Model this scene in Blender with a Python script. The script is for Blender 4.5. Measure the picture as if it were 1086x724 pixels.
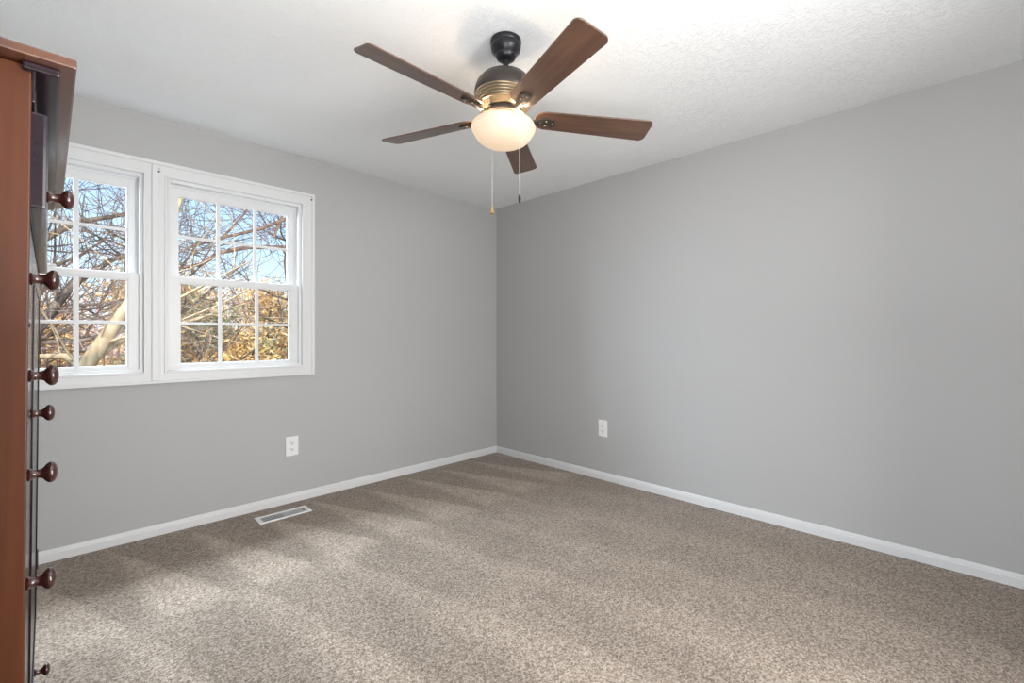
import bpy, bmesh, math, random
from mathutils import Vector, Matrix
R = math.radians
S = bpy.context.scene
for o in list(bpy.data.objects): bpy.data.objects.remove(o)
COL = S.collection

# ------------------------------------------------------------------ camera
CAM = Vector((-3.173, -3.370, 1.163))
cd = bpy.data.cameras.new('camera'); cam = bpy.data.objects.new('camera', cd); COL.objects.link(cam)
cam.location = CAM; cam.rotation_euler = (R(90), 0, R(44.79 - 90))
cd.sensor_width = 36; cd.lens = 488.2 / 1086 * 36; cd.shift_y = -(362 - 356.3) / 1086; cd.clip_start = .02; cd.clip_end = 300
S.camera = cam

# ------------------------------------------------------------------ world, sun, large lights, exposure
S.view_settings.view_transform = 'Standard'; S.view_settings.look = 'None'
S.view_settings.gamma = 1; S.view_settings.use_curve_mapping = False
S.view_settings.exposure = 0.50
W = bpy.data.worlds.new('world'); S.world = W; W.use_nodes = True
nt = W.node_tree; nt.nodes.clear()
wo = nt.nodes.new('ShaderNodeOutputWorld'); wb = nt.nodes.new('ShaderNodeBackground')
tc = nt.nodes.new('ShaderNodeTexCoord'); sx = nt.nodes.new('ShaderNodeSeparateXYZ'); cr = nt.nodes.new('ShaderNodeValToRGB')
nt.links.new(tc.outputs['Generated'], sx.inputs[0]); nt.links.new(sx.outputs['Z'], cr.inputs[0])
nt.links.new(cr.outputs[0], wb.inputs[0]); nt.links.new(wb.outputs[0], wo.inputs[0])
e = cr.color_ramp.elements
e[0].position = 0.0; e[0].color = (.80, .88, 1.0, 1)
e[1].position = .35; e[1].color = (.34, .57, .92, 1)
m_ = e.new(.12); m_.color = (.60, .79, .98, 1)
wb.inputs[1].default_value = 1.05

XL, YB, H, T = -3.74, -4.02, 2.44, .15
def light(kind, name, loc, rot, energy, color, **kw):
    d = bpy.data.lights.new(name, kind); d.energy = energy; d.color = color
    for k, v in kw.items(): setattr(d, k, v)
    o = bpy.data.objects.new(name, d); COL.objects.link(o); o.location = loc
    o.rotation_euler = rot
    return o
def aim(o, target):
    o.rotation_euler = (Vector(target) - o.location).to_track_quat('-Z', 'Y').to_euler()
sun = light('SUN', 'sun', (-3, -10, 11), (0, 0, 0), 4.8, (1, .90, .74), angle=R(1)); aim(sun, (2, 10, 0))
# added area lamp standing in for bright sky, high outside the windows
sk = light('AREA', 'sky_fill', (-2.7, 1.9, 4.3), (0, 0, 0), 1150, (.82, .91, 1.0), shape='RECTANGLE', size=4.0, size_y=2.2); aim(sk, (-2.6, 0, 1.5))
# added lamp low left outside, slanting in through the windows onto the right wall
s2 = light('AREA', 'sky_fill_low', (-4.7, 1.7, 2.25), (0, 0, 0), 230, (.82, .89, 1.0), shape='RECTANGLE', size=1.8, size_y=1.4); aim(s2, (-2.3, -.4, 1.62))
# added fill lamp beyond an invented doorway behind the camera
back_fill = light('AREA', 'back_fill_light', (-2.05, -4.9, 1.30), (0, 0, 0), 90, (1, .99, .97), shape='RECTANGLE', size=1.4, size_y=2.0); aim(back_fill, (-2.05, -2.0, 1.4))
# second added fill lamp beyond an invented doorway in the left wall, behind the chest
h2 = light('AREA', 'left_fill_light', (XL - 1.0, -3.5, 1.25), (0, 0, 0), 34, (1, .99, .975), shape='RECTANGLE', size=.95, size_y=1.9); aim(h2, (-1.0, -2.9, 1.25))
# added unseen fill lamp facing the ceiling to brighten the room
fl = light('AREA', 'ceiling_fill', (-2.85, -3.40, 1.17), (R(180), 0, 0), 29, (.96, .985, 1.0), shape='DISK', size=1.2)

# ------------------------------------------------------------------ material helpers
def mat(name, base=(.5, .5, .5), rough=.5, metal=0, coat=0, coat_rough=.1, spec=.5):
    m = bpy.data.materials.new(name); m.use_nodes = True
    b = m.node_tree.nodes['Principled BSDF']
    b.inputs['Base Color'].default_value = (*base, 1); b.inputs['Roughness'].default_value = rough
    b.inputs['Metallic'].default_value = metal; b.inputs['Coat Weight'].default_value = coat
    b.inputs['Coat Roughness'].default_value = coat_rough; b.inputs['Specular IOR Level'].default_value = spec
    return m
def N(m, t, **kw):
    n = m.node_tree.nodes.new(t)
    for k, v in kw.items():
        if k in n.inputs: n.inputs[k].default_value = v
        else: setattr(n, k, v)
    return n
def L(m, a, b): m.node_tree.links.new(a, b)
def P(m): return m.node_tree.nodes['Principled BSDF']
def coords(m, scale=(1, 1, 1), kind='Object', rot=(0, 0, 0)):
    t = N(m, 'ShaderNodeTexCoord'); mp = N(m, 'ShaderNodeMapping'); mp.inputs['Scale'].default_value = scale
    mp.inputs['Rotation'].default_value = rot
    L(m, t.outputs[kind], mp.inputs[0]); return mp.outputs[0]
def ramp(m, fac, stops):
    r = N(m, 'ShaderNodeValToRGB'); L(m, fac, r.inputs[0]); el = r.color_ramp.elements
    el[0].position, el[0].color = stops[0][0], (*stops[0][1], 1); el[1].position, el[1].color = stops[-1][0], (*stops[-1][1], 1)
    for p, c in stops[1:-1]: x = el.new(p); x.color = (*c, 1)
    return r.outputs[0]
def bump(m, h, strength, dist):
    b = N(m, 'ShaderNodeBump'); b.inputs['Strength'].default_value = strength; b.inputs['Distance'].default_value = dist
    L(m, h, b.inputs['Height']); L(m, b.outputs[0], P(m).inputs['Normal']); return b
def mth(m, op, a, b=None, clamp=False):
    n = N(m, 'ShaderNodeMath', operation=op); n.use_clamp = clamp
    for i, v in enumerate((a, b)):
        if v is None: continue
        if isinstance(v, (int, float)): n.inputs[i].default_value = v
        else: L(m, v, n.inputs[i])
    return n.outputs[0]

# wall paint
M_WALL = mat('wall_paint', (.440, .441, .442), .62, spec=.35)
v = coords(M_WALL); n = N(M_WALL, 'ShaderNodeTexNoise', Scale=260.0, Detail=3.0); L(M_WALL, v, n.inputs['Vector']); bump(M_WALL, n.outputs[0], .12, .001)
# ceiling: stippled knock-down texture
M_CEIL = mat('ceiling_texture', (.865, .885, .90), .8, spec=.2)
v = coords(M_CEIL)
n1 = N(M_CEIL, 'ShaderNodeTexNoise', Scale=34.0, Detail=4.0, Roughness=.6, Distortion=1.6); L(M_CEIL, v, n1.inputs['Vector'])
n2 = N(M_CEIL, 'ShaderNodeTexNoise', Scale=2.2, Detail=1.0); L(M_CEIL, v, n2.inputs['Vector'])
r1 = N(M_CEIL, 'ShaderNodeMapRange'); r1.inputs[1].default_value = .50; r1.inputs[2].default_value = .60; L(M_CEIL, n1.outputs[0], r1.inputs[0])
r2 = N(M_CEIL, 'ShaderNodeMapRange'); r2.inputs[1].default_value = .35; r2.inputs[2].default_value = .65; r2.inputs[3].default_value = .45; L(M_CEIL, n2.outputs[0], r2.inputs[0])
bump(M_CEIL, mth(M_CEIL, 'MULTIPLY', r1.outputs[0], r2.outputs[0]), .6, .0032)
M_TRIM = mat('white_trim_paint', (.68, .69, .70), .38)
M_VINYL = mat('white_sash_vinyl', (.71, .72, .73), .35)
M_PLATE = mat('white_plastic', (.80, .80, .80), .3)
M_SLOT = mat('socket_slot', (.06, .055, .05), .6)
M_BLACK = mat('dark_duct', (.05, .05, .055), .7)
M_SCREW = mat('dark_screw', (.08, .07, .06), .4, metal=.6)

# carpet: short speckled beige pile with vacuum strokes
M_CARPET = mat('beige_carpet', (.3, .25, .2), .95, spec=.05)
m = M_CARPET; P(m).inputs['Sheen Weight'].default_value = .15
v = coords(m)
fib = N(m, 'ShaderNodeTexNoise', Scale=270.0, Detail=4.0, Roughness=.85); L(m, v, fib.inputs['Vector'])
cl = N(m, 'ShaderNodeTexNoise', Scale=90.0, Detail=2.0, Roughness=.6); L(m, v, cl.inputs['Vector'])
wob = N(m, 'ShaderNodeTexNoise', Scale=1.3, Detail=2.0); L(m, v, wob.inputs['Vector'])
edge = N(m, 'ShaderNodeTexNoise', Scale=14.0, Detail=4.0, Roughness=.7); L(m, v, edge.inputs['Vector'])
sp = N(m, 'ShaderNodeSeparateXYZ'); L(m, v, sp.inputs[0])
X, Y = sp.outputs[0], sp.outputs[1]
def strokes(phase, period, skew, y0, y1, duty0, duty1):
    u = mth(m, 'ADD', mth(m, 'DIVIDE', mth(m, 'ADD', X, mth(m, 'MULTIPLY', Y, skew)), period), phase)
    u = mth(m, 'ADD', u, mth(m, 'MULTIPLY', wob.outputs[0], .3))
    u = mth(m, 'ADD', u, mth(m, 'MULTIPLY', edge.outputs[0], .14))
    f = mth(m, 'FRACT', u)
    t = N(m, 'ShaderNodeMapRange'); t.inputs[1].default_value = y0; t.inputs[2].default_value = y1
    t.inputs[3].default_value = duty0; t.inputs[4].default_value = duty1; L(m, Y, t.inputs[0])
    a = N(m, 'ShaderNodeMapRange', interpolation_type='SMOOTHSTEP'); a.inputs[1].default_value = -.05; a.inputs[2].default_value = .05
    L(m, mth(m, 'SUBTRACT', t.outputs[0], f), a.inputs[0])
    b = N(m, 'ShaderNodeMapRange', interpolation_type='SMOOTHSTEP'); b.inputs[1].default_value = 0; b.inputs[2].default_value = .25; L(m, f, b.inputs[0])
    return mth(m, 'MULTIPLY', a.outputs[0], b.outputs[0])
s1 = strokes(.1, .36, .10, -.05, -.95, .12, .85)
s2 = strokes(.45, .42, .16, -.7, -3.2, .25, .8)
s3 = strokes(.2, .62, -.25, -.3, -3.0, .35, .7)
zone = N(m, 'ShaderNodeMapRange', interpolation_type='SMOOTHSTEP'); zone.inputs[1].default_value = -.85; zone.inputs[2].default_value = -1.05
L(m, mth(m, 'ADD', Y, mth(m, 'MULTIPLY', edge.outputs[0], .15)), zone.inputs[0])
zx = N(m, 'ShaderNodeMapRange', interpolation_type='SMOOTHSTEP'); zx.inputs[1].default_value = -1.9; zx.inputs[2].default_value = -1.0; zx.inputs[3].default_value = 1; zx.inputs[4].default_value = .35; L(m, X, zx.inputs[0])
def mixf(f, a, b):
    n = N(m, 'ShaderNodeMix', data_type='FLOAT'); L(m, f, n.inputs[0])
    L(m, a, n.inputs[2]); L(m, b, n.inputs[3]); return n.outputs[0]
st = mixf(zone.outputs[0], s1, mth(m, 'MULTIPLY', mth(m, 'ADD', mth(m, 'MULTIPLY', s2, .5), mth(m, 'MULTIPLY', s3, .25)), zx.outputs[0]))
patch = N(m, 'ShaderNodeTexNoise', Scale=3.5, Detail=5.0, Roughness=.6); L(m, v, patch.inputs['Vector'])
tuft = N(m, 'ShaderNodeTexVoronoi', Scale=165.0); L(m, v, tuft.inputs['Vector'])
tsep = N(m, 'ShaderNodeSeparateXYZ'); L(m, tuft.outputs['Color'], tsep.inputs[0])
tw = mth(m, 'ADD', mth(m, 'MULTIPLY', tsep.outputs[0], .22), .39)
spk = mth(m, 'ADD', mth(m, 'MULTIPLY', fib.outputs[0], .40), mth(m, 'MULTIPLY', cl.outputs[0], .10))
spk = mth(m, 'ADD', spk, mth(m, 'MULTIPLY', tw, .50))
c0 = ramp(m, spk, [(.41, (.100, .076, .057)), (.50, (.350, .277, .220)), (.585, (.66, .57, .485))])
g = mth(m, 'ADD', mth(m, 'MULTIPLY', st, .30), mth(m, 'MULTIPLY', patch.outputs[0], .30))
g = mth(m, 'ADD', g, .57)
mx = N(m, 'ShaderNodeVectorMath', operation='SCALE'); L(m, c0, mx.inputs[0]); L(m, g, mx.inputs['Scale'])
L(m, mx.outputs[0], P(m).inputs['Base Color'])
bump(m, spk, .6, .005)

def wood(name, dark, light, scale, rough, coat, cr_=.08, axis=2, spec=.5):
    m = mat(name, dark, rough, coat=coat, coat_rough=cr_, spec=spec)
    sc = [scale * 7] * 3; sc[axis] = scale * .55
    v = coords(m, tuple(sc)); n = N(m, 'ShaderNodeTexNoise', Scale=1.0, Detail=6.0, Roughness=.6, Distortion=.6); L(m, v, n.inputs['Vector'])
    L(m, ramp(m, n.outputs[0], [(.3, dark), (.7, light)]), P(m).inputs['Base Color']); return m
M_CHERRY = wood('cherry_veneer', (.050, .0115, .002), (.086, .021, .0035), 4.0, .5, .08, .2, spec=.25)
M_CHTOP = wood('cherry_top', (.055, .018, .008), (.10, .033, .013), 4.0, .35, .5, .12, axis=1)
M_FRONT = wood('cherry_front', (.009, .005, .009), (.018, .008, .011), 4.0, .2, .12, .06, axis=1, spec=.25)
M_KNOB = mat('dark_cherry_knob', (.040, .011, .009), .22, coat=.8, coat_rough=.06)
M_BLADE = wood('walnut_blade', (.058, .030, .020), (.125, .062, .036), 5.0, .36, .45, .22, axis=0)
M_BRONZE = mat('oil_rubbed_bronze', (.055, .046, .040), .36, metal=.55)
M_CANOPY = mat('black_bronze', (.018, .018, .022), .34, metal=.35)
M_BAND = mat('antique_bronze_band', (.30, .235, .155), .36, metal=.6)
M_CHAIN = mat('nickel_chain', (.75, .72, .66), .3, metal=.7)
M_BRASS = mat('brass_fob', (.60, .44, .20), .3, metal=.8)

M_BOWL = bpy.data.materials.new('lit_frosted_glass'); M_BOWL.use_nodes = True
m = M_BOWL; b = P(m)
b.inputs['Base Color'].default_value = (.42, .38, .33, 1); b.inputs['Roughness'].default_value = .35
b.inputs['Emission Color'].default_value = (1.0, .70, .43, 1); b.inputs['Emission Strength'].default_value = .40
tr = N(m, 'ShaderNodeBsdfTranslucent'); tr.inputs[0].default_value = (1.0, .86, .66, 1)
ms = N(m, 'ShaderNodeMixShader'); ms.inputs[0].default_value = .004
L(m, b.outputs[0], ms.inputs[1]); L(m, tr.outputs[0], ms.inputs[2]); L(m, ms.outputs[0], m.node_tree.nodes['Material Output'].inputs[0])

M_GLASS = bpy.data.materials.new('window_glass'); M_GLASS.use_nodes = True
m = M_GLASS; m.node_tree.nodes.remove(P(m))
tp = N(m, 'ShaderNodeBsdfTransparent'); tp.inputs[0].default_value = (.96, .98, .98, 1)
gl = N(m, 'ShaderNodeBsdfGlossy'); gl.inputs['Roughness'].default_value = .02; fr = N(m, 'ShaderNodeFresnel'); fr.inputs[0].default_value = 1.12
ms = N(m, 'ShaderNodeMixShader'); L(m, fr.outputs[0], ms.inputs[0]); L(m, tp.outputs[0], ms.inputs[1]); L(m, gl.outputs[0], ms.inputs[2])
L(m, ms.outputs[0], m.node_tree.nodes['Material Output'].inputs[0])

def bark(name, a, b):
    m = mat(name, a, .85, spec=.2); v = coords(m, (5, 5, 2)); n = N(m, 'ShaderNodeTexNoise', Scale=3.0, Detail=5.0); L(m, v, n.inputs['Vector'])
    L(m, ramp(m, n.outputs[0], [(.35, a), (.65, b)]), P(m).inputs['Base Color']); return m
M_BARK_TAN = bark('pale_tan_bark', (.12, .085, .05), (.23, .17, .105))
M_BARK_GREY = bark('grey_brown_bark', (.07, .055, .05), (.20, .15, .12))
M_BARK_RED = bark('reddish_twig_bark', (.10, .06, .055), (.26, .17, .13))
def leafm(name, cols):
    m = mat(name, cols[0], .8, spec=.1); g = N(m, 'ShaderNodeNewGeometry')
    st_ = [(i / (len(cols) - 1), c) for i, c in enumerate(cols)]
    L(m, ramp(m, g.outputs['Random Per Island'], st_), P(m).inputs['Base Color']); return m
M_LEAF_TAN = leafm('tan_oak_leaves', [(.26, .14, .05), (.60, .34, .13), (.78, .52, .24), (.88, .68, .42)])
M_LEAF_GOLD = leafm('golden_leaves', [(.45, .24, .07), (.80, .50, .18), (.92, .70, .36)])
M_LEAF_RUST = leafm('rust_leaves', [(.26, .10, .05), (.58, .26, .12), (.76, .45, .26)])
M_LEAF_GREEN = leafm('dusty_green_leaves', [(.09, .11, .05), (.24, .27, .14), (.42, .42, .27)])
M_GROUND = mat('leaf_covered_ground', (.3, .2, .1), .95)
m = M_GROUND; v = coords(m); n = N(m, 'ShaderNodeTexNoise', Scale=3.0, Detail=8.0, Roughness=.7); L(m, v, n.inputs['Vector'])
L(m, ramp(m, n.outputs[0], [(.3, (.12, .08, .04)), (.5, (.36, .22, .10)), (.7, (.52, .36, .19))]), P(m).inputs['Base Color'])
M_BRICK = mat('outside_siding', (.6, .6, .6), .8)

# ------------------------------------------------------------------ mesh helpers
def box(bm, a, b, bev=0):
    a, b = Vector(a), Vector(b); c = (a + b) / 2; s = b - a
    r = bmesh.ops.create_cube(bm, size=1, matrix=Matrix.Translation(c) @ Matrix.Diagonal((*[abs(q) for q in s], 1)))
    if bev:
        es = list({e for v_ in r['verts'] for e in v_.link_edges})
        bmesh.ops.bevel(bm, geom=es, offset=bev, segments=2, profile=.6, affect='EDGES', clamp_overlap=True)
def lathe(bm, prof, loc=(0, 0, 0), seg=48, mtx=None, close=False):
    rings = []; M4 = (mtx or Matrix.Identity(4))
    for r_, z in prof:
        if r_ < 1e-6: rings.append([bm.verts.new(M4 @ (Vector((0, 0, z))) + Vector(loc))]); continue
        rings.append([bm.verts.new(M4 @ Vector((r_ * math.cos(2 * math.pi * i / seg), r_ * math.sin(2 * math.pi * i / seg), z)) + Vector(loc)) for i in range(seg)])
    for A, B in zip(rings, rings[1:]):
        for i in range(seg):
            j = (i + 1) % seg
            if len(A) == 1 and len(B) == 1: continue
            if len(A) == 1: bm.faces.new((A[0], B[j], B[i]))
            elif len(B) == 1: bm.faces.new((A[i], A[j], B[0]))
            else: bm.faces.new((A[i], A[j], B[j], B[i]))
def tube(bm, pts, rad, seg=8):
    pts = [Vector(p) for p in pts]; rs = rad if isinstance(rad, (list, tuple)) else [rad] * len(pts)
    prev = None; up = Vector((0, 0, 1)); first = None
    for i, p in enumerate(pts):
        d = (pts[min(i + 1, len(pts) - 1)] - pts[max(i - 1, 0)]).normalized()
        a = d.cross(up if abs(d.dot(up)) < .95 else Vector((1, 0, 0))).normalized() if i == 0 else (a - d * a.dot(d)).normalized()
        b = d.cross(a)
        ring = [bm.verts.new(p + (a * math.cos(2 * math.pi * k / seg) + b * math.sin(2 * math.pi * k / seg)) * rs[i]) for k in range(seg)]
        if prev:
            for k in range(seg): bm.faces.new((prev[k], prev[(k + 1) % seg], ring[(k + 1) % seg], ring[k]))
        else: first = ring
        prev = ring
    bm.faces.new(first[::-1]); bm.faces.new(prev)
def prism(bm, poly, axis, a, b):
    """poly: 2-D outline in the two other axes, extruded along axis from a to b"""
    def mk(p, t):
        q = list(p); q.insert(axis, t); return bm.verts.new(q)
    A = [mk(p, a) for p in poly]; B = [mk(p, b) for p in poly]; n_ = len(poly)
    bm.faces.new(A); bm.faces.new(B[::-1])
    for i in range(n_): bm.faces.new((A[i], B[i], B[(i + 1) % n_], A[(i + 1) % n_]))
def link(name, bm, mt, parent=None, smooth=None):
    bmesh.ops.recalc_face_normals(bm, faces=bm.faces)
    me = bpy.data.meshes.new(name); bm.to_mesh(me); bm.free(); me.materials.append(mt)
    if smooth:
        me.polygons.foreach_set('use_smooth', [True] * len(me.polygons)); me.set_sharp_from_angle(angle=R(smooth))
    o = bpy.data.objects.new(name, me); COL.objects.link(o)
    if parent: o.parent = parent
    return o
def nb(): return bmesh.new()
def boxobj(name, a, b, mt, parent=None, bev=0):
    bm = nb(); box(bm, a, b, bev); return link(name, bm, mt, parent)
def tag(o, label, cat, group=None, kind=None):
    if label: o['label'] = label
    if cat: o['category'] = cat
    if group: o['group'] = group
    if kind: o['kind'] = kind
    return o
def thing(name, loc, label=None, cat=None, group=None, kind=None):
    o = bpy.data.objects.new(name, None); COL.objects.link(o); o.location = loc; o.empty_display_size = .1
    return tag(o, label, cat, group, kind)

# ------------------------------------------------------------------ room shell
def st_(o): o['kind'] = 'structure'; return o
st_(boxobj('floor', (XL - 1.4, YB - 1.75, -.2), (T, T, 0), M_CARPET))
bm = nb(); box(bm, (XL - 1.4, YB - 1.75, H), (T, T + .35, H + .2)); st_(link('ceiling', bm, M_CEIL))
# right wall
st_(boxobj('wall_right', (0, YB - 1.6, 0), (T, T, H), M_WALL))
bm = nb(); ly0, ly1 = -3.96, -3.06  # left wall; its doorway is added for the fill lamp outside
box(bm, (XL - T, YB - 1.6, 0), (XL, ly0, H)); box(bm, (XL - T, ly1, 0), (XL, T, H)); box(bm, (XL - T, ly0, 2.06), (XL, ly1, H))
st_(link('wall_left', bm, M_WALL))
bm = nb(); box(bm, (XL - 1.4, YB - .5, 0), (XL - 1.25, -2.5, H)); box(bm, (XL - 1.25, YB - .5, 0), (XL - T, YB - .35, H)); box(bm, (XL - 1.25, -2.65, 0), (XL - T, -2.5, H))
st_(link('wall_fill_enclosure_left', bm, M_WALL))  # added unseen box keeping sky out around the left fill lamp
bm = nb(); box(bm, (XL, ly0 - .055, 0), (XL + .015, ly0, 2.12)); box(bm, (XL, ly1, 0), (XL + .015, ly1 + .06, 2.12)); box(bm, (XL, ly0, 2.06), (XL + .015, ly1, 2.12))
st_(link('trim_3', bm, M_TRIM))
# window wall with two openings
ZB, ZT = .955, 2.100
U = [(-3.565, -2.784), (-2.683, -1.902)]        # clear openings of the two windows
bm = nb()
box(bm, (XL, 0, 0), (0, T, ZB)); box(bm, (XL, 0, ZT), (0, T, H))
xs = [XL, U[0][0], U[0][1], U[1][0], U[1][1], 0]
for i in (0, 2, 4): box(bm, (xs[i], 0, ZB), (xs[i + 1], T, ZT))
st_(link('wall_window', bm, M_WALL))
# wall behind the camera with an open doorway added to let fill light in
bm = nb(); dx0, dx1, dz = -2.75, -1.35, 2.06
box(bm, (XL, YB - T, 0), (dx0, YB, H)); box(bm, (dx1, YB - T, 0), (0, YB, H)); box(bm, (dx0, YB - T, dz), (dx1, YB, H))
st_(link('wall_back', bm, M_WALL))
st_(boxobj('wall_fill_enclosure', (XL - T, YB - 1.75, 0), (T, YB - 1.6, H), M_WALL))  # added unseen wall closing off the space round the back fill lamp
bm = nb(); c_ = .06
box(bm, (dx0 - c_, YB, 0), (dx0, YB + .015, dz + c_)); box(bm, (dx1, YB, 0), (dx1 + c_, YB + .015, dz + c_)); box(bm, (dx0, YB, dz), (dx1, YB + .015, dz + c_))
st_(link('trim_2', bm, M_TRIM))
# baseboards with a moulded top
bp = [(0, -.01), (-.013, -.01), (-.013, .040), (-.0105, .046), (-.0105, .051), (-.006, .060), (0, .062)]
bm = nb(); prism(bm, bp, 0, XL, -.0); st_(link('baseboard_window', bm, M_TRIM))
bm = nb(); prism(bm, bp, 1, YB, -.0); st_(link('baseboard_right', bm, M_TRIM))
bm = nb(); prism(bm, [(XL - x, z) for x, z in bp], 1, ly1 + .06, 0); st_(link('baseboard_left', bm, M_TRIM))
bm = nb(); prism(bm, [(YB - y, z) for y, z in bp], 0, XL, dx0 - c_); prism(bm, [(YB - y, z) for y, z in bp], 0, dx1 + c_, 0)
st_(link('baseboard_back', bm, M_TRIM))

# casing round both windows (flat board with a raised back band and a stepped inner bead)
CX0, CX1, CZ0, CZ1 = -3.650, -1.819, .888, 2.180
bm = nb()
def frame(bm, x0, x1, z0, z1, w, y0, y1, wb_=None, bev=0):
    wb_ = wb_ if wb_ is not None else w
    box(bm, (x0, y0, z0), (x0 + w, y1, z1), bev); box(bm, (x1 - w, y0, z0), (x1, y1, z1), bev)
    box(bm, (x0 + w, y0, z1 - w), (x1 - w, y1, z1), bev); box(bm, (x0 + w, y0, z0), (x1 - w, y1, z0 + wb_), bev)
frame(bm, CX0, CX1, CZ0, CZ1, .082, -.016, 0, .068)
frame(bm, CX0 - .001, CX1 + .001, CZ0 - .001, CZ1 + .001, .020, -.024, 0, .016, .003)
box(bm, (U[0][1] - .004, -.016, ZB), (U[1][0] + .004, 0, ZT))
box(bm, (U[0][1] + .032, -.026, CZ0 + .016), (U[1][0] - .032, -.014, CZ1 - .022), .003)
for a, b in U: frame(bm, a - .010, b + .010, ZB - .010, ZT + .010, .014, -.021, 0, .014, .002)
st_(link('trim_1', bm, M_TRIM))

MUN = .011
def sash(parent, name, x0, x1, z0, z1, y0, y1, stile, top, bot, ncol=3):
    s_ = nb()
    box(s_, (x0, y0, z0), (x0 + stile, y1, z1), .002); box(s_, (x1 - stile, y0, z0), (x1, y1, z1), .002)
    box(s_, (x0 + stile - .002, y0, z1 - top), (x1 - stile + .002, y1, z1), .002); box(s_, (x0 + stile - .002, y0, z0), (x1 - stile + .002, y1, z0 + bot), .002)
    # glazing bead
    frame(s_, x0 + stile - .004, x1 - stile + .004, z0 + bot - .004, z1 - top + .004, .010, y0 + .006, y1 - .004)
    so = link(name, s_, M_VINYL, parent)
    a, b, c, d = x0 + stile, x1 - stile, z0 + bot, z1 - top; ym = (y0 + y1) / 2
    boxobj('pane', (a, ym - .002, c), (b, ym + .002, d), M_GLASS, so)
    mu = nb()
    for i in range(1, ncol):
        x = a + (b - a) * i / ncol; box(mu, (x - MUN, ym - .009, c), (x + MUN, ym - .0025, d), .002)
    z = (c + d) / 2; box(mu, (a, ym - .0095, z - MUN * .8), (b, ym - .003, z + MUN * .8), .002)
    link('muntin_grid', mu, M_VINYL, so)
    return so
def window(i, x0, x1):
    w = thing(f'window_{i}', ((x0 + x1) / 2, 0, ZB), kind='structure'); ox = (x0 + x1) / 2
    a, b = x0 - ox, x1 - ox; h = ZT - ZB
    j = nb(); frame(j, a, b, 0, h, .022, .0, T + .02, .018)
    frame(j, a + .02, b - .02, .015, h - .02, .012, .052, .060)                     # parting stop
    frame(j, a - .05, b + .05, -.05, h + .05, .055, T, T + .03)                     # outside casing
    link('window_frame', j, M_VINYL, w)
    mr = .556                                                                       # meeting rail height above opening bottom
    sash(w, 'upper_sash', a + .022, b - .022, mr - .02, h - .022, .062, .094, .045, .055, .034)
    lo = sash(w, 'lower_sash', a + .020, b - .020, .006, mr + .012, .018, .050, .050, .036, .030)
    lk = nb(); box(lk, (-.030, .020, mr + .010), (.030, .048, mr + .020), .003); lathe(lk, [(0, .030), (.012, .030), (.014, .018), (.014, .012)], (0, .034, mr), 20)
    box(lk, (-.006, .012, mr + .018), (.030, .028, mr + .027), .003); link('sash_lock', lk, M_VINYL, lo)
    return w
window(1, *U[0]); window(2, *U[1])

def bracket_screw(x, z, label):
    t = thing('curtain_screw', (x, -.024, z), label, 'screw', 'leftover curtain bracket screws')
    b_ = nb(); lathe(b_, [(0, .004), (.004, .0035), (.006, .001), (.006, -.001), (0, -.001)], seg=16, mtx=Matrix.Rotation(R(90), 4, 'X'))
    link('screw_head', b_, M_SCREW, t, 40)
    b_ = nb(); tube(b_, [(.004, -.003, .010), (.002, -.005, .016), (-.001, -.002, .022)], .0012, 6); link('wire_hook', b_, M_SCREW, t)
bracket_screw(-2.732 + .012, 2.120, 'dark bracket screw on the white post between the two windows')
bracket_screw(-1.842, 2.140, 'dark screw in the upper right corner of the white window casing')

# ------------------------------------------------------------------ outlets
def outlet(loc, rz, label):
    t = thing('wall_outlet', loc, label, 'outlet'); t.rotation_euler = (0, 0, rz)
    b_ = nb(); box(b_, (-.0425, -.007, -.067), (.0425, 0, .067), .004); pl = link('cover_plate', b_, M_PLATE, t)
    for s in (-1, 1):
        b_ = nb(); z = s * .0215
        out = [(.0165 * math.cos(a), max(-.0125, min(.0125, .0165 * math.sin(a))) + z) for a in [i * math.pi / 12 for i in range(24)]]
        prism(b_, out, 1, -.0095, -.006); rc = link('receptacle', b_, M_PLATE, t)
        b_ = nb()
        box(b_, (-.0085, -.0101, z - .002), (-.0055, -.0090, z + .0075)); box(b_, (.0055, -.0101, z - .001), (.0085, -.0090, z + .0065))
        lathe(b_, [(0, .0101), (.0036, .0101), (.0036, .009)], (0, 0, z - .0072), 14, Matrix.Rotation(R(90), 4, 'X'))
        link('socket_slots', b_, M_SLOT, rc)
    b_ = nb(); lathe(b_, [(0, .0088), (.003, .0085), (.0035, .0068)], (0, 0, 0), 14, Matrix.Rotation(R(90), 4, 'X')); link('plate_screw', b_, M_PLATE, t)
outlet((-1.970, 0, .393), 0, 'white double outlet low on the grey window wall')
outlet((0, -1.262, .415), R(-90), 'white double outlet low on the bare wall right of the corner')

# ------------------------------------------------------------------ floor register
t = thing('floor_register', (-2.095, -.208, 0), 'white metal floor vent grille set in carpet beneath the window wall', 'floor vent')
w_, d_ = .158, .062
b_ = nb()
for a, c in (((-w_, -d_), (w_, -d_ + .019)), ((-w_, d_ - .019), (w_, d_)), ((-w_, -d_ + .019), (-w_ + .024, d_ - .019)), ((w_ - .024, -d_ + .019), (w_, d_ - .019))):
    box(b_, (*a, 0), (*c, .007), .002)
link('register_frame', b_, M_PLATE, t)
boxobj('duct', (-w_ + .02, -d_ + .015, -.0005), (w_ - .02, d_ - .015, .0012), M_BLACK, t)
b_ = nb(); K = 23
for i in range(K):
    x = -w_ + .030 + (2 * w_ - .060) * i / (K - 1); lean = -.0022 if i < K * .45 else .0003
    prism(b_, [(x - .0011 - lean, .0012), (x + .0011 - lean, .0012), (x + .0011 + lean, .0062), (x - .0011 + lean, .0062)][::1], 1, -d_ + .018, d_ - .018)
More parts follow.
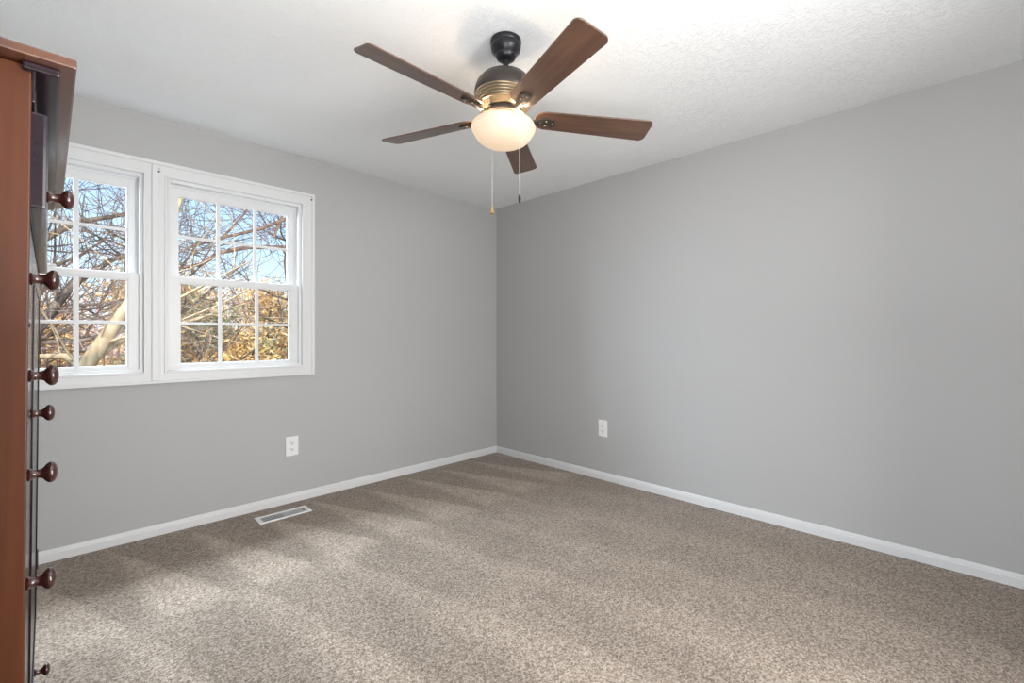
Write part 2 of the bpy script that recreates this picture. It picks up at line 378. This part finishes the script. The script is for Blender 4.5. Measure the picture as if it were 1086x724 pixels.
for y in (-.014, .014): box(b_, (-w_ + .022, y - .0012, .0045), (w_ - .022, y + .0012, .0060))
link('louver', b_, M_PLATE, t)
b_ = nb(); box(b_, (w_ - .036, -.012, .005), (w_ - .031, .004, .010), .001); link('damper_lever', b_, M_SCREW, t)

# ------------------------------------------------------------------ ceiling fan
FX, FY = -1.781, -1.951
fan = thing('ceiling_fan', (FX, FY, H), 'five blade dark wood ceiling fan with a lit frosted glass bowl', 'ceiling fan')
def fz(z): return z - H
b_ = nb(); lathe(b_, [(0, fz(2.44)), (.060, fz(2.44)), (.066, fz(2.436)), (.067, fz(2.425)), (.063, fz(2.418)), (.065, fz(2.408)), (.062, fz(2.392)), (.046, fz(2.376)), (.045, fz(2.370)), (.040, fz(2.360)), (.030, fz(2.352)), (.0, fz(2.350))])
link('canopy', b_, M_CANOPY, fan, 35)
b_ = nb(); lathe(b_, [(0, fz(2.362)), (.0125, fz(2.362)), (.0125, fz(2.312)), (.020, fz(2.310)), (.024, fz(2.292)), (.0, fz(2.290))], seg=24); link('downrod', b_, M_CANOPY, fan, 35)
b_ = nb(); lathe(b_, [(0, fz(2.300)), (.035, fz(2.299)), (.070, fz(2.291)), (.100, fz(2.273)), (.121, fz(2.247)), (.130, fz(2.219)), (.131, fz(2.202)), (.128, fz(2.196)), (.05, fz(2.196))])
link('motor_housing', b_, M_BRONZE, fan, 35)
prof = [(.10, fz(2.198))]
for k in range(5):
    z = 2.196 - k * .0095; r_ = .128 - k * .0048
    prof += [(r_, fz(z)), (r_ + .001, fz(z - .003)), (r_ - .001, fz(z - .0062)), (r_ - .007, fz(z - .0066)), (r_ - .007, fz(z - .0082))]
prof += [(.097, fz(2.146)), (.085, fz(2.134)), (.0, fz(2.134))]
b_ = nb(); lathe(b_, prof); link('ribbed_band', b_, M_BAND, fan, 35)
b_ = nb(); lathe(b_, [(0, fz(2.132)), (.078, fz(2.132)), (.080, fz(2.126)), (.080, fz(2.116)), (.066, fz(2.110)), (.0, fz(2.110))]); link('flywheel', b_, M_BRONZE, fan, 35)
b_ = nb(); lathe(b_, [(0, fz(2.112)), (.060, fz(2.112)), (.062, fz(2.104)), (.062, fz(2.084)), (.055, fz(2.078)), (0, fz(2.078))]); link('switch_housing', b_, M_BRONZE, fan, 35)
# open ring fitter carrying the bowl
b_ = nb(); rp = [(.108 * math.cos(a), .108 * math.sin(a), fz(2.095)) for a in [i * math.pi / 24 for i in range(49)]]
tube(b_, rp, .0045, 8)
for k in range(3):
    a = R(75 + k * 120); tube(b_, [(.058 * math.cos(a), .058 * math.sin(a), fz(2.098)), (.085 * math.cos(a), .085 * math.sin(a), fz(2.104)), (.109 * math.cos(a), .109 * math.sin(a), fz(2.095))], .0042, 8)
    tube(b_, [(.108 * math.cos(a), .108 * math.sin(a), fz(2.094)), (.122 * math.cos(a), .122 * math.sin(a), fz(2.088))], .0035, 8)
link('light_fitter', b_, M_BAND, fan, 50)
pb = [(.122, 2.080), (.127, 2.079), (.133, 2.074), (.137, 2.066), (.139, 2.056), (.136, 2.047), (.130, 2.039), (.126, 2.031), (.118, 2.018), (.104, 2.004), (.084, 1.993), (.058, 1.986), (.030, 1.983), (0, 1.982)]
inner = [(max(r_ - .004, 0), z + .003) for r_, z in pb][::-1]; inner[0] = (0, 1.947)
b_ = nb(); lathe(b_, [(r_, fz(z)) for r_, z in pb]); bowl = link('glass_bowl', b_, M_BOWL, fan, 60)
for k in range(3):
    a = R(20 + 120 * k)
    lo = light('POINT', 'bulb_light', (FX + .106 * math.cos(a), FY + .106 * math.sin(a), 2.084), (0, 0, 0), 1.8, (1, .77, .52), shadow_soft_size=.02)
# blades: 52-inch sweep, pitched about their own length
ANG = 34.6; BZ = 2.107; PITCH = -13.8
for k in range(5):
    a = R(ANG + 72 * k); Mz = Matrix.Rotation(a, 4, 'Z') @ Matrix.Translation((0, 0, fz(BZ)))
    pit = Matrix.Rotation(R(PITCH), 4, 'X')
    b_ = nb()
    out = []
    r0, r1, w0, w1 = .135, .657, .053, .067
    def corner(cx, cy, rr, a0, a1, n_=6): return [(cx + rr * math.cos(R(a0 + (a1 - a0) * i / n_)), cy + rr * math.sin(R(a0 + (a1 - a0) * i / n_))) for i in range(n_ + 1)]
    out += corner(r1 - .028, w1 - .028, .028, 80, 6) + corner(r1 - .028, -w1 + .028, .028, -6, -80) + corner(r0 + .045, -w0 + .045, .045, -92, -170) + corner(r0 + .045, w0 - .045, .045, 170, 92)
    prism(b_, out, 2, 0, .006)
    bmesh.ops.bevel(b_, geom=[e_ for e_ in b_.edges if abs(e_.verts[0].co.z - e_.verts[1].co.z) < 1e-5], offset=.0015, segments=1, affect='EDGES')
    bl = link('blade', b_, M_BLADE, fan); bl.matrix_basis = Mz @ pit
    # blade iron: swan-neck arm from the flywheel ending in a rounded plate under the blade
    b_ = nb()
    path = [(.066, .0, .014), (.095, .0, .004), (.125, 0, -.010), (.145, 0, -.009), (.172, 0, -.006), (.205, 0, -.005)]
    hw = [.015, .012, .012, .015, .022, .023]
    prev = None
    for (x, y, z), w in zip(path, hw):
        sl = math.tan(R(PITCH)) * (1 if x > .14 else (x - .066) / .075)
        ring = [b_.verts.new((x, s * w, z + zz + s * w * sl)) for s, zz in ((-1, 0), (-.5, -.004), (.5, -.004), (1, 0), (1, .004), (-1, .004))]
        if prev:
            for i in range(6): b_.faces.new((prev[i], prev[(i + 1) % 6], ring[(i + 1) % 6], ring[i]))
        else: b_.faces.new(ring)
        prev = ring
    x, y, z = path[-1]; tip = []
    for i in range(1, 8):
        an = R(90 - i * 22.5); 
    cap = [(x + .023 * math.sin(R(q)), .023 * math.cos(R(q))) for q in range(0, 181, 20)]
    prismv = []
    A_ = [b_.verts.new((px, py, z - .004 + py * math.tan(R(PITCH)))) for px, py in cap]; B_ = [b_.verts.new((px, py, z + .004 + py * math.tan(R(PITCH)))) for px, py in cap]
    b_.faces.new(A_); b_.faces.new(B_[::-1])
    for i in range(len(cap)): b_.faces.new((A_[i], B_[i], B_[(i + 1) % len(cap)], A_[(i + 1) % len(cap)]))
    ir = link('blade_iron', b_, M_BRONZE, fan, 40); ir.matrix_basis = Mz
    for sx_, sy_ in ((.160, .0), (.185, .012), (.185, -.012), (.214, 0)):
        s_ = nb(); lathe(s_, [(0, -.0125), (.003, -.012), (.004, -.0095), (.004, -.006), (0, -.006)], (sx_, sy_, sy_ * math.tan(R(PITCH))), 10); link('screw', s_, M_BAND, ir, 40)
# the motor hangs about two degrees out of plumb on its ball joint
ball = Vector((0, 0, fz(2.36)))
TILT = Matrix.Translation(ball) @ Vector((0, 0, 1)).rotation_difference(Vector((.0255, -.0252, 1))).to_matrix().to_4x4() @ Matrix.Translation(-ball)
for c in fan.children:
    if not c.name.startswith('canopy'): c.matrix_basis = TILT @ c.matrix_basis
# pull chains
def chain(ang, r_, ztop, zbot, rs, fob_bm, fob_m, label):
    a = R(ang); x, y = r_ * math.cos(a), r_ * math.sin(a)
    b_ = nb()
    tube(b_, [(x * .4 , y * .4, fz(2.094)), (x * .7, y * .7, fz(2.100)), (x * .92, y * .92, fz(2.099)), (x, y, fz(2.092))], .0022, 6)
    z = ztop
    tube(b_, [(x, y, fz(ztop)), (x, y, fz(zbot))], .0009, 6)
    while z > zbot:
        bmesh.ops.create_icosphere(b_, subdivisions=1, radius=rs, matrix=Matrix.Translation((x, y, fz(z)))); z -= .0048
    c = link('pull_chain', b_, M_CHAIN, fan, 60)
    f = nb(); lathe(f, [(r2, fz(zbot) + z2) for r2, z2 in fob_bm], (x, y, 0), 20); fo = link('pull_fob', f, fob_m, c, 50)
    if label: fo['label'] = label
bell = [(0, .004), (.003, .004), (.0045, .0), (.006, -.008), (.0075, -.018), (.011, -.026), (.0115, -.030), (.0085, -.033), (0, -.034)]
pend = [(0, .003), (.002, .003), (.003, -.001), (.0055, -.007), (.006, -.018), (.0055, -.026), (.003, -.031), (0, -.032)]
chain(70.5, .150, 2.092, 1.759, .0017, bell, M_BRASS, 'brass bell shaped fob')
chain(-112.6, .148, 2.092, 1.729, .0014, pend, M_CANOPY, 'small black fob')

# ------------------------------------------------------------------ tall chest at the left
XF = -3.191                                           # front plane
Y0, Y1 = -2.360, -1.300                               # near and far sides
XB = XL + .035
piv = Vector((-3.45, -1.83, 0))
chest = thing('tall_chest', piv, 'tall glossy cherry wood chest with round knobs at the left edge', 'chest of drawers')
def cp(p): return Vector(p) - piv
def cbox(name, a, b, mt, parent=None, bev=.002):
    return boxobj(name, cp(a), cp(b), mt, parent or chest, bev)
TOPZ = 1.575
cbox('side_panel', (XB, Y0, .02), (XF, Y0 + .022, TOPZ), M_CHERRY)
cbox('side_panel', (XB, Y1 - .022, .02), (XF, Y1, TOPZ), M_CHERRY)
cbox('back_panel', (XB, Y0 + .022, .06), (XB + .010, Y1 - .022, TOPZ - .001), M_CHERRY, bev=0)
bm = nb()
for z in (.245, 1.345, 1.52): box(bm, cp((XB + .01, Y0 + .022, z - .009)), cp((XF - .002, Y1 - .022, z + .009)))
box(bm, cp((XB + .01, -2.155, .254)), cp((XF - .002, -2.140, 1.336)))
box(bm, cp((XB + .01, Y0 + .022, .055)), cp((XF - .002, Y1 - .022, .07)))
for z in (.452, .652, .855, 1.022, 1.180): box(bm, cp((XB + .01, Y0 + .022, z - .007)), cp((XF - .004, -2.155, z + .007)))
link('case_frame', bm, M_FRONT, chest)
cbox('frieze', (XF - .012, Y0 + .022, 1.529), (XF + .004, Y1 - .022, TOPZ), M_FRONT)
cbox('base_moulding', (XF - .02, Y0 + .024, .0), (XF + .008, Y1 - .024, .075), M_FRONT, bev=.004)
# overhanging top with an eased edge
bm = nb(); box(bm, cp((XB - .004, Y0 - .032, TOPZ + .002)), cp((-3.142, Y1 + .020, TOPZ + .017)), .003)
link('top', bm, M_CHTOP, chest)
cbox('top_moulding', (XF - .01, Y0 - .012, TOPZ - .010), (-3.160, Y1 + .006, TOPZ + .0025), M_FRONT, bev=.003)
def knob(parent, x, y, z, s=1.0):
    p = [(0, 0), (.0095, 0), (.0105, .002), (.0085, .004), (.0070, .007), (.0070, .013), (.0085, .017), (.0130, .020), (.0162, .0235), (.0170, .027), (.0155, .0305), (.0105, .0335), (.005, .0345), (0, .0350)]
    bm = nb(); lathe(bm, [(r_ * s, z_ * s) for r_, z_ in p], cp((x, y, z)), 32, Matrix.Rotation(R(90), 4, 'Y')); return link('knob', bm, M_KNOB, parent, 50)
KY = -2.292
d = cbox('drawer', (XF - .04, Y0 + .003, 1.362), (-3.1735, Y1 - .003, 1.508), M_FRONT, bev=.004)
knob(d, -3.1735, -2.235, 1.407)
zs = [.258, .455, .655, .858, 1.025, 1.183, 1.338]
for i, (a, b) in enumerate(zip(zs, zs[1:])):
    d = cbox('drawer', (XF - .022, Y0 + .004, a + .003), (XF, -2.159, b - .003), M_FRONT, bev=.003)
    knob(d, XF, KY, {5: 1.258, 4: 1.101, 3: .941, 2: .766, 1: .556, 0: .356}[i])
door = cbox('door', (XF - .022, -2.150, .258), (XF, Y1 + -.004, 1.335), M_FRONT, bev=.003)
bm = nb()
for (a, b) in (((-2.10, .31), (-1.36, .325)), ((-2.10, 1.27), (-1.36, 1.285)), ((-2.10, .325), (-2.085, 1.27)), ((-1.375, .325), (-1.36, 1.27))):
    box(bm, cp((XF - .001, a[0], a[1])), cp((XF + .003, b[0], b[1])), .001)
link('panel_moulding', bm, M_FRONT, door)
knob(door, XF, -2.118, 1.019, .92)
for z in (.466, 1.14):
    bm = nb()
    for k in range(4): lathe(bm, [(0, 0), (.0042, 0), (.0042, .0145), (0, .0145)], cp((XF + .001, Y1 + .002, z - .031 + k * .0158)), 12)
    link('hinge', bm, M_CANOPY, door, 40)
d = cbox('drawer', (XF - .022, Y0 + .004, .082), (XF, Y1 - .004, .233), M_FRONT, bev=.003)
knob(d, XF, -1.372, .150); knob(d, XF, -2.29, .150)
chest.rotation_euler = (0, R(.5), 0); chest.location.x -= .0135

# ------------------------------------------------------------------ outside: ground and trees
GZ = -3.1
def terr(x, y): return GZ + .05 * max(0, y - 10) * .5
bm = nb(); nx, ny = 24, 24; gv = [[None] * (ny + 1) for _ in range(nx + 1)]
for i in range(nx + 1):
    for j in range(ny + 1):
        x = -45 + 100 * i / nx; y = .3 + 75 * j / ny; gv[i][j] = bm.verts.new((x, y, terr(x, y) + (.12 * math.sin(x * 1.3) * math.cos(y * .7) if y > 3 else 0)))
for i in range(nx):
    for j in range(ny): bm.faces.new((gv[i][j], gv[i + 1][j], gv[i + 1][j + 1], gv[i][j + 1]))
g_ = link('ground', bm, M_GROUND, None, 60); g_['kind'] = 'structure'

def aty(u, v, y):
    th = R(44.79); f = Vector((math.cos(th), math.sin(th), 0)); r_ = Vector((math.sin(th), -math.cos(th), 0))
    d = f * 488.2 + r_ * (u - 543) + Vector((0, 0, 356.3 - v)); return CAM + d * ((y - CAM.y) / d.y)

def grow(bm, rnd, p, d, length, rad, depth, tips, spread=.7, up=.12, seg=None, minr=.004, kids=(3, 5)):
    n_ = max(3, int(length / .22)) if depth > 1 else 3
    pts = [p.copy()]; rs = [rad]; q = p.copy(); dd = d.normalized()
    for i in range(n_):
        dd = (dd + Vector((rnd.gauss(0, .13), rnd.gauss(0, .13), rnd.gauss(0, .10) + up * .25))).normalized()
        q = q + dd * (length / n_); pts.append(q.copy()); rs.append(max(minr, rad * (1 - .72 * (i + 1) / n_)))
    tube(bm, pts, rs, 7 if rad > .04 else (4 if rad > .015 else 3))
    if depth == 0: tips.append(q); return
    for k in range(rnd.randint(*kids)):
        t_ = rnd.uniform(.25, 1.0); i = min(n_, max(1, int(t_ * n_))); base = pts[i]; ax = (pts[i] - pts[i - 1]).normalized()
        side = ax.cross(Vector((rnd.gauss(0, 1), rnd.gauss(0, 1), rnd.gauss(0, 1)))).normalized()
        nd = (ax * (1 - spread * .5) + side * spread + Vector((0, 0, up))).normalized()
        grow(bm, rnd, base, nd, length * rnd.uniform(.5, .78), max(minr, rs[i] * rnd.uniform(.5, .75)), depth - 1, tips, spread, up, seg, minr, kids)

def leaves(name, rnd, pts, n, size, spread, mt, parent):
    vs, fs = [], []
    for i in range(n):
        c = rnd.choice(pts) + Vector((rnd.gauss(0, spread), rnd.gauss(0, spread), rnd.gauss(0, spread * .8)))
        a = Vector((rnd.gauss(0, 1), rnd.gauss(0, 1), rnd.gauss(0, 1))).normalized(); b = a.orthogonal().normalized()
        s = size * rnd.uniform(.6, 1.3); b = b * s * .45; a = a * s; k = len(vs)
        vs += [c - a, c - b * .9 + a * .1, c + a, c + b * .9 - a * .1]; fs.append((k, k + 1, k + 2, k + 3))
    me = bpy.data.meshes.new(name); me.from_pydata([tuple(x) for x in vs], [], fs); me.materials.append(mt)
    o = bpy.data.objects.new(name, me); COL.objects.link(o); o.parent = parent; return o

def tree(seed, x, y, height, rad, bark_m, label, name='bare_tree', lean=(0, 0), depth=4, spread=.75, leaf=None, nleaf=0, lsize=.07, lspread=.25, group=None, trunk=.35, limbs=None, minr=.005, kids=(3, 5), up=.12):
    rnd = random.Random(seed); z = terr(x, y) - .1
    t = thing(name, (x, y, z), label, 'tree', group); o = Vector((x, y, z))
    bm = nb(); tips = []
    if limbs:
        for pts, rs, kn in limbs:
            pts = [Vector(p_) - o for p_ in pts]
            tube(bm, pts, rs, 9)
            for i in range(1, len(pts)):
                for _ in range(kn):
                    f = rnd.random(); bpt = pts[i - 1].lerp(pts[i], f); ax = (pts[i] - pts[i - 1]).normalized()
                    side = ax.cross(Vector((rnd.gauss(0, 1), rnd.gauss(0, 1), rnd.gauss(0, 1)))).normalized()
                    grow(bm, rnd, bpt, (ax * .5 + side * .8 + Vector((0, 0, .25))).normalized(), rnd.uniform(.9, 1.9), rs[i] * rnd.uniform(.22, .42), depth - 2, tips, spread, up, None, minr, kids)
    else:
        n_ = 7; pts = []; rs = []
        for i in range(n_ + 1):
            f = i / n_; pts.append(Vector((lean[0] * f + rnd.gauss(0, .05) * f * 2, lean[1] * f + rnd.gauss(0, .05) * f * 2, height * f))); rs.append(rad * (1 - .75 * f))
        tube(bm, pts, rs, 8)
        for k in range(int(9 + height)):
            f = rnd.uniform(trunk, .98); i = int(f * n_); bpt = pts[i].lerp(pts[min(n_, i + 1)], f * n_ - i)
            an = rnd.uniform(0, 2 * math.pi); nd = Vector((math.cos(an), math.sin(an), rnd.uniform(.15, .7)))
            grow(bm, rnd, bpt, nd, height * .30 * (1.25 - f) + .4, max(minr, rs[i] * .42), depth - 2, tips, spread, up, None, minr, kids)
    link('trunk', bm, bark_m, t, 60)
    if leaf and tips: leaves('foliage', rnd, tips, nleaf, lsize, lspread, leaf, t)
    return t

# the pale leaning tree right outside the left window
Yt = 3.6
tp_ = [aty(62, 520, Yt), aty(70, 440, Yt), aty(88, 392, Yt), aty(112, 358, Yt), aty(135, 326, Yt), aty(160, 285, Yt), aty(182, 240, Yt), aty(205, 170, Yt)]
root_ = Vector((tp_[0].x - .6, Yt, GZ))
lim = [([root_] + tp_, [.18, .12, .095, .082, .074, .064, .050, .036, .02], 1),
       ([aty(95, 384, Yt), aty(118, 366, Yt + .1), aty(150, 349, Yt + .2), aty(200, 341, Yt + .3), aty(260, 322, Yt + .4)], [.055, .045, .035, .026, .012], 1),
       ([aty(88, 392, Yt), aty(70, 378, Yt + .1), aty(40, 378, Yt + .2), aty(0, 372, Yt + .3)], [.05, .04, .03, .02], 1)]
tree(6, root_.x, Yt, 7, .2, M_BARK_TAN, 'pale tan leaning tree trunk crossing the lower left window', limbs=lim, depth=4, minr=.0035, kids=(2, 4))
# grey tree whose limbs cross the left window
Yg = 5.2
lim = [([Vector((-6.0, Yg, GZ)), aty(-40, 470, Yg), aty(10, 385, Yg), aty(42, 345, Yg), aty(78, 300, Yg), aty(120, 275, Yg), aty(170, 262, Yg)], [.2, .14, .10, .065, .05, .032, .018], 3),
       ([aty(-40, 380, Yg), aty(30, 362, Yg), aty(80, 362, Yg), aty(135, 350, Yg)], [.06, .045, .036, .02], 3),
       ([aty(-40, 330, Yg), aty(30, 262, Yg), aty(80, 236, Yg), aty(140, 226, Yg), aty(200, 205, Yg)], [.06, .05, .036, .025, .012], 3)]
tree(8, -6.0, Yg, 7, .2, M_BARK_GREY, 'dark grey tree with limbs reaching across the left window', limbs=lim, depth=4, minr=.004, kids=(2, 4))
# tree whose limbs cross the upper right window
Yr = 5.0
lim = [([Vector((1.4, Yr + .5, GZ)), aty(330, 470, Yr + .4), aty(345, 330, Yr + .2), aty(350, 250, Yr), aty(330, 150, Yr)], [.17, .12, .10, .08, .04], 1),
       ([aty(345, 330, Yr), aty(300, 262, Yr), aty(262, 262, Yr), aty(232, 268, Yr), aty(214, 280, Yr), aty(180, 286, Yr), aty(150, 290, Yr)], [.06, .045, .036, .030, .030, .018, .008], 3),
       ([aty(350, 260, Yr), aty(306, 231, Yr), aty(275, 243, Yr), aty(240, 251, Yr), aty(205, 261, Yr), aty(175, 275, Yr)], [.045, .035, .028, .022, .014, .007], 3),
       ([aty(290, 252, Yr), aty(305, 215, Yr), aty(330, 170, Yr)], [.022, .018, .01], 3),
       ([aty(236, 252, Yr), aty(258, 228, Yr), aty(276, 200, Yr)], [.018, .014, .008], 2)]
tree(21, 1.4, Yr + .5, 7, .17, M_BARK_RED, 'slim reddish tree with twiggy boughs crossing the upper right window', limbs=lim, depth=4, minr=.004, kids=(2, 4))
# bare trees further back
tree(31, -1.6, 8.2, 8.2, .13, M_BARK_GREY, 'tall bare grey tree standing behind the right window panes', depth=4, spread=.8, trunk=.3, kids=(3, 4), minr=.005)
tree(32, -3.4, 9.2, 8.5, .14, M_BARK_RED, 'tall bare reddish tree seen through the left window', depth=4, spread=.8, trunk=.3, kids=(3, 4), minr=.005)
tree(33, 1.8, 10.5, 9.0, .14, M_BARK_GREY, 'bare tree with fine twigs behind the right hand panes', depth=4, spread=.8, trunk=.3, kids=(3, 4), minr=.006)
# low autumn trees massed beyond
rnd = random.Random(77)
spots = []
for i in range(20):
    yy = 13 + (i % 3) * 4 + rnd.uniform(-1, 1); xx = -8.5 + i * 1.15 + rnd.uniform(-.4, .4)
    spots.append((xx, yy))
for i, (xx, yy) in enumerate(spots):
    top = 1.163 + (yy - CAM.y) * .088 - terr(xx, yy) + rnd.uniform(-.7, .25)
    kind = (M_LEAF_TAN, M_LEAF_TAN, M_LEAF_RUST if xx < 0 else M_LEAF_TAN)[i % 3]
    tree(100 + i, xx, yy, top * .93, .12, M_BARK_GREY if i % 2 else M_BARK_TAN, 'tan leaved autumn tree massed with others beyond the windows', name='autumn_tree', depth=4, spread=.9, leaf=kind, nleaf=6500, lsize=.075, lspread=.34, group='tan autumn trees beyond the windows', trunk=.18, minr=.012, kids=(2, 3), up=.05)
tree(201, .45, 10.2, 3.7, .08, M_BARK_GREY, 'golden leaved small tree low in the right window', name='golden_tree', depth=4, spread=.9, leaf=M_LEAF_GOLD, nleaf=2600, lsize=.08, lspread=.28, trunk=.15, minr=.01, kids=(2, 3))
tree(202, -.2, 11.6, 5.0, .08, M_BARK_GREY, 'dusty green leaved tree at the left of the right window', name='green_tree', depth=4, spread=.7, leaf=M_LEAF_GREEN, nleaf=1800, lsize=.08, lspread=.22, trunk=.5, minr=.01, kids=(2, 3))
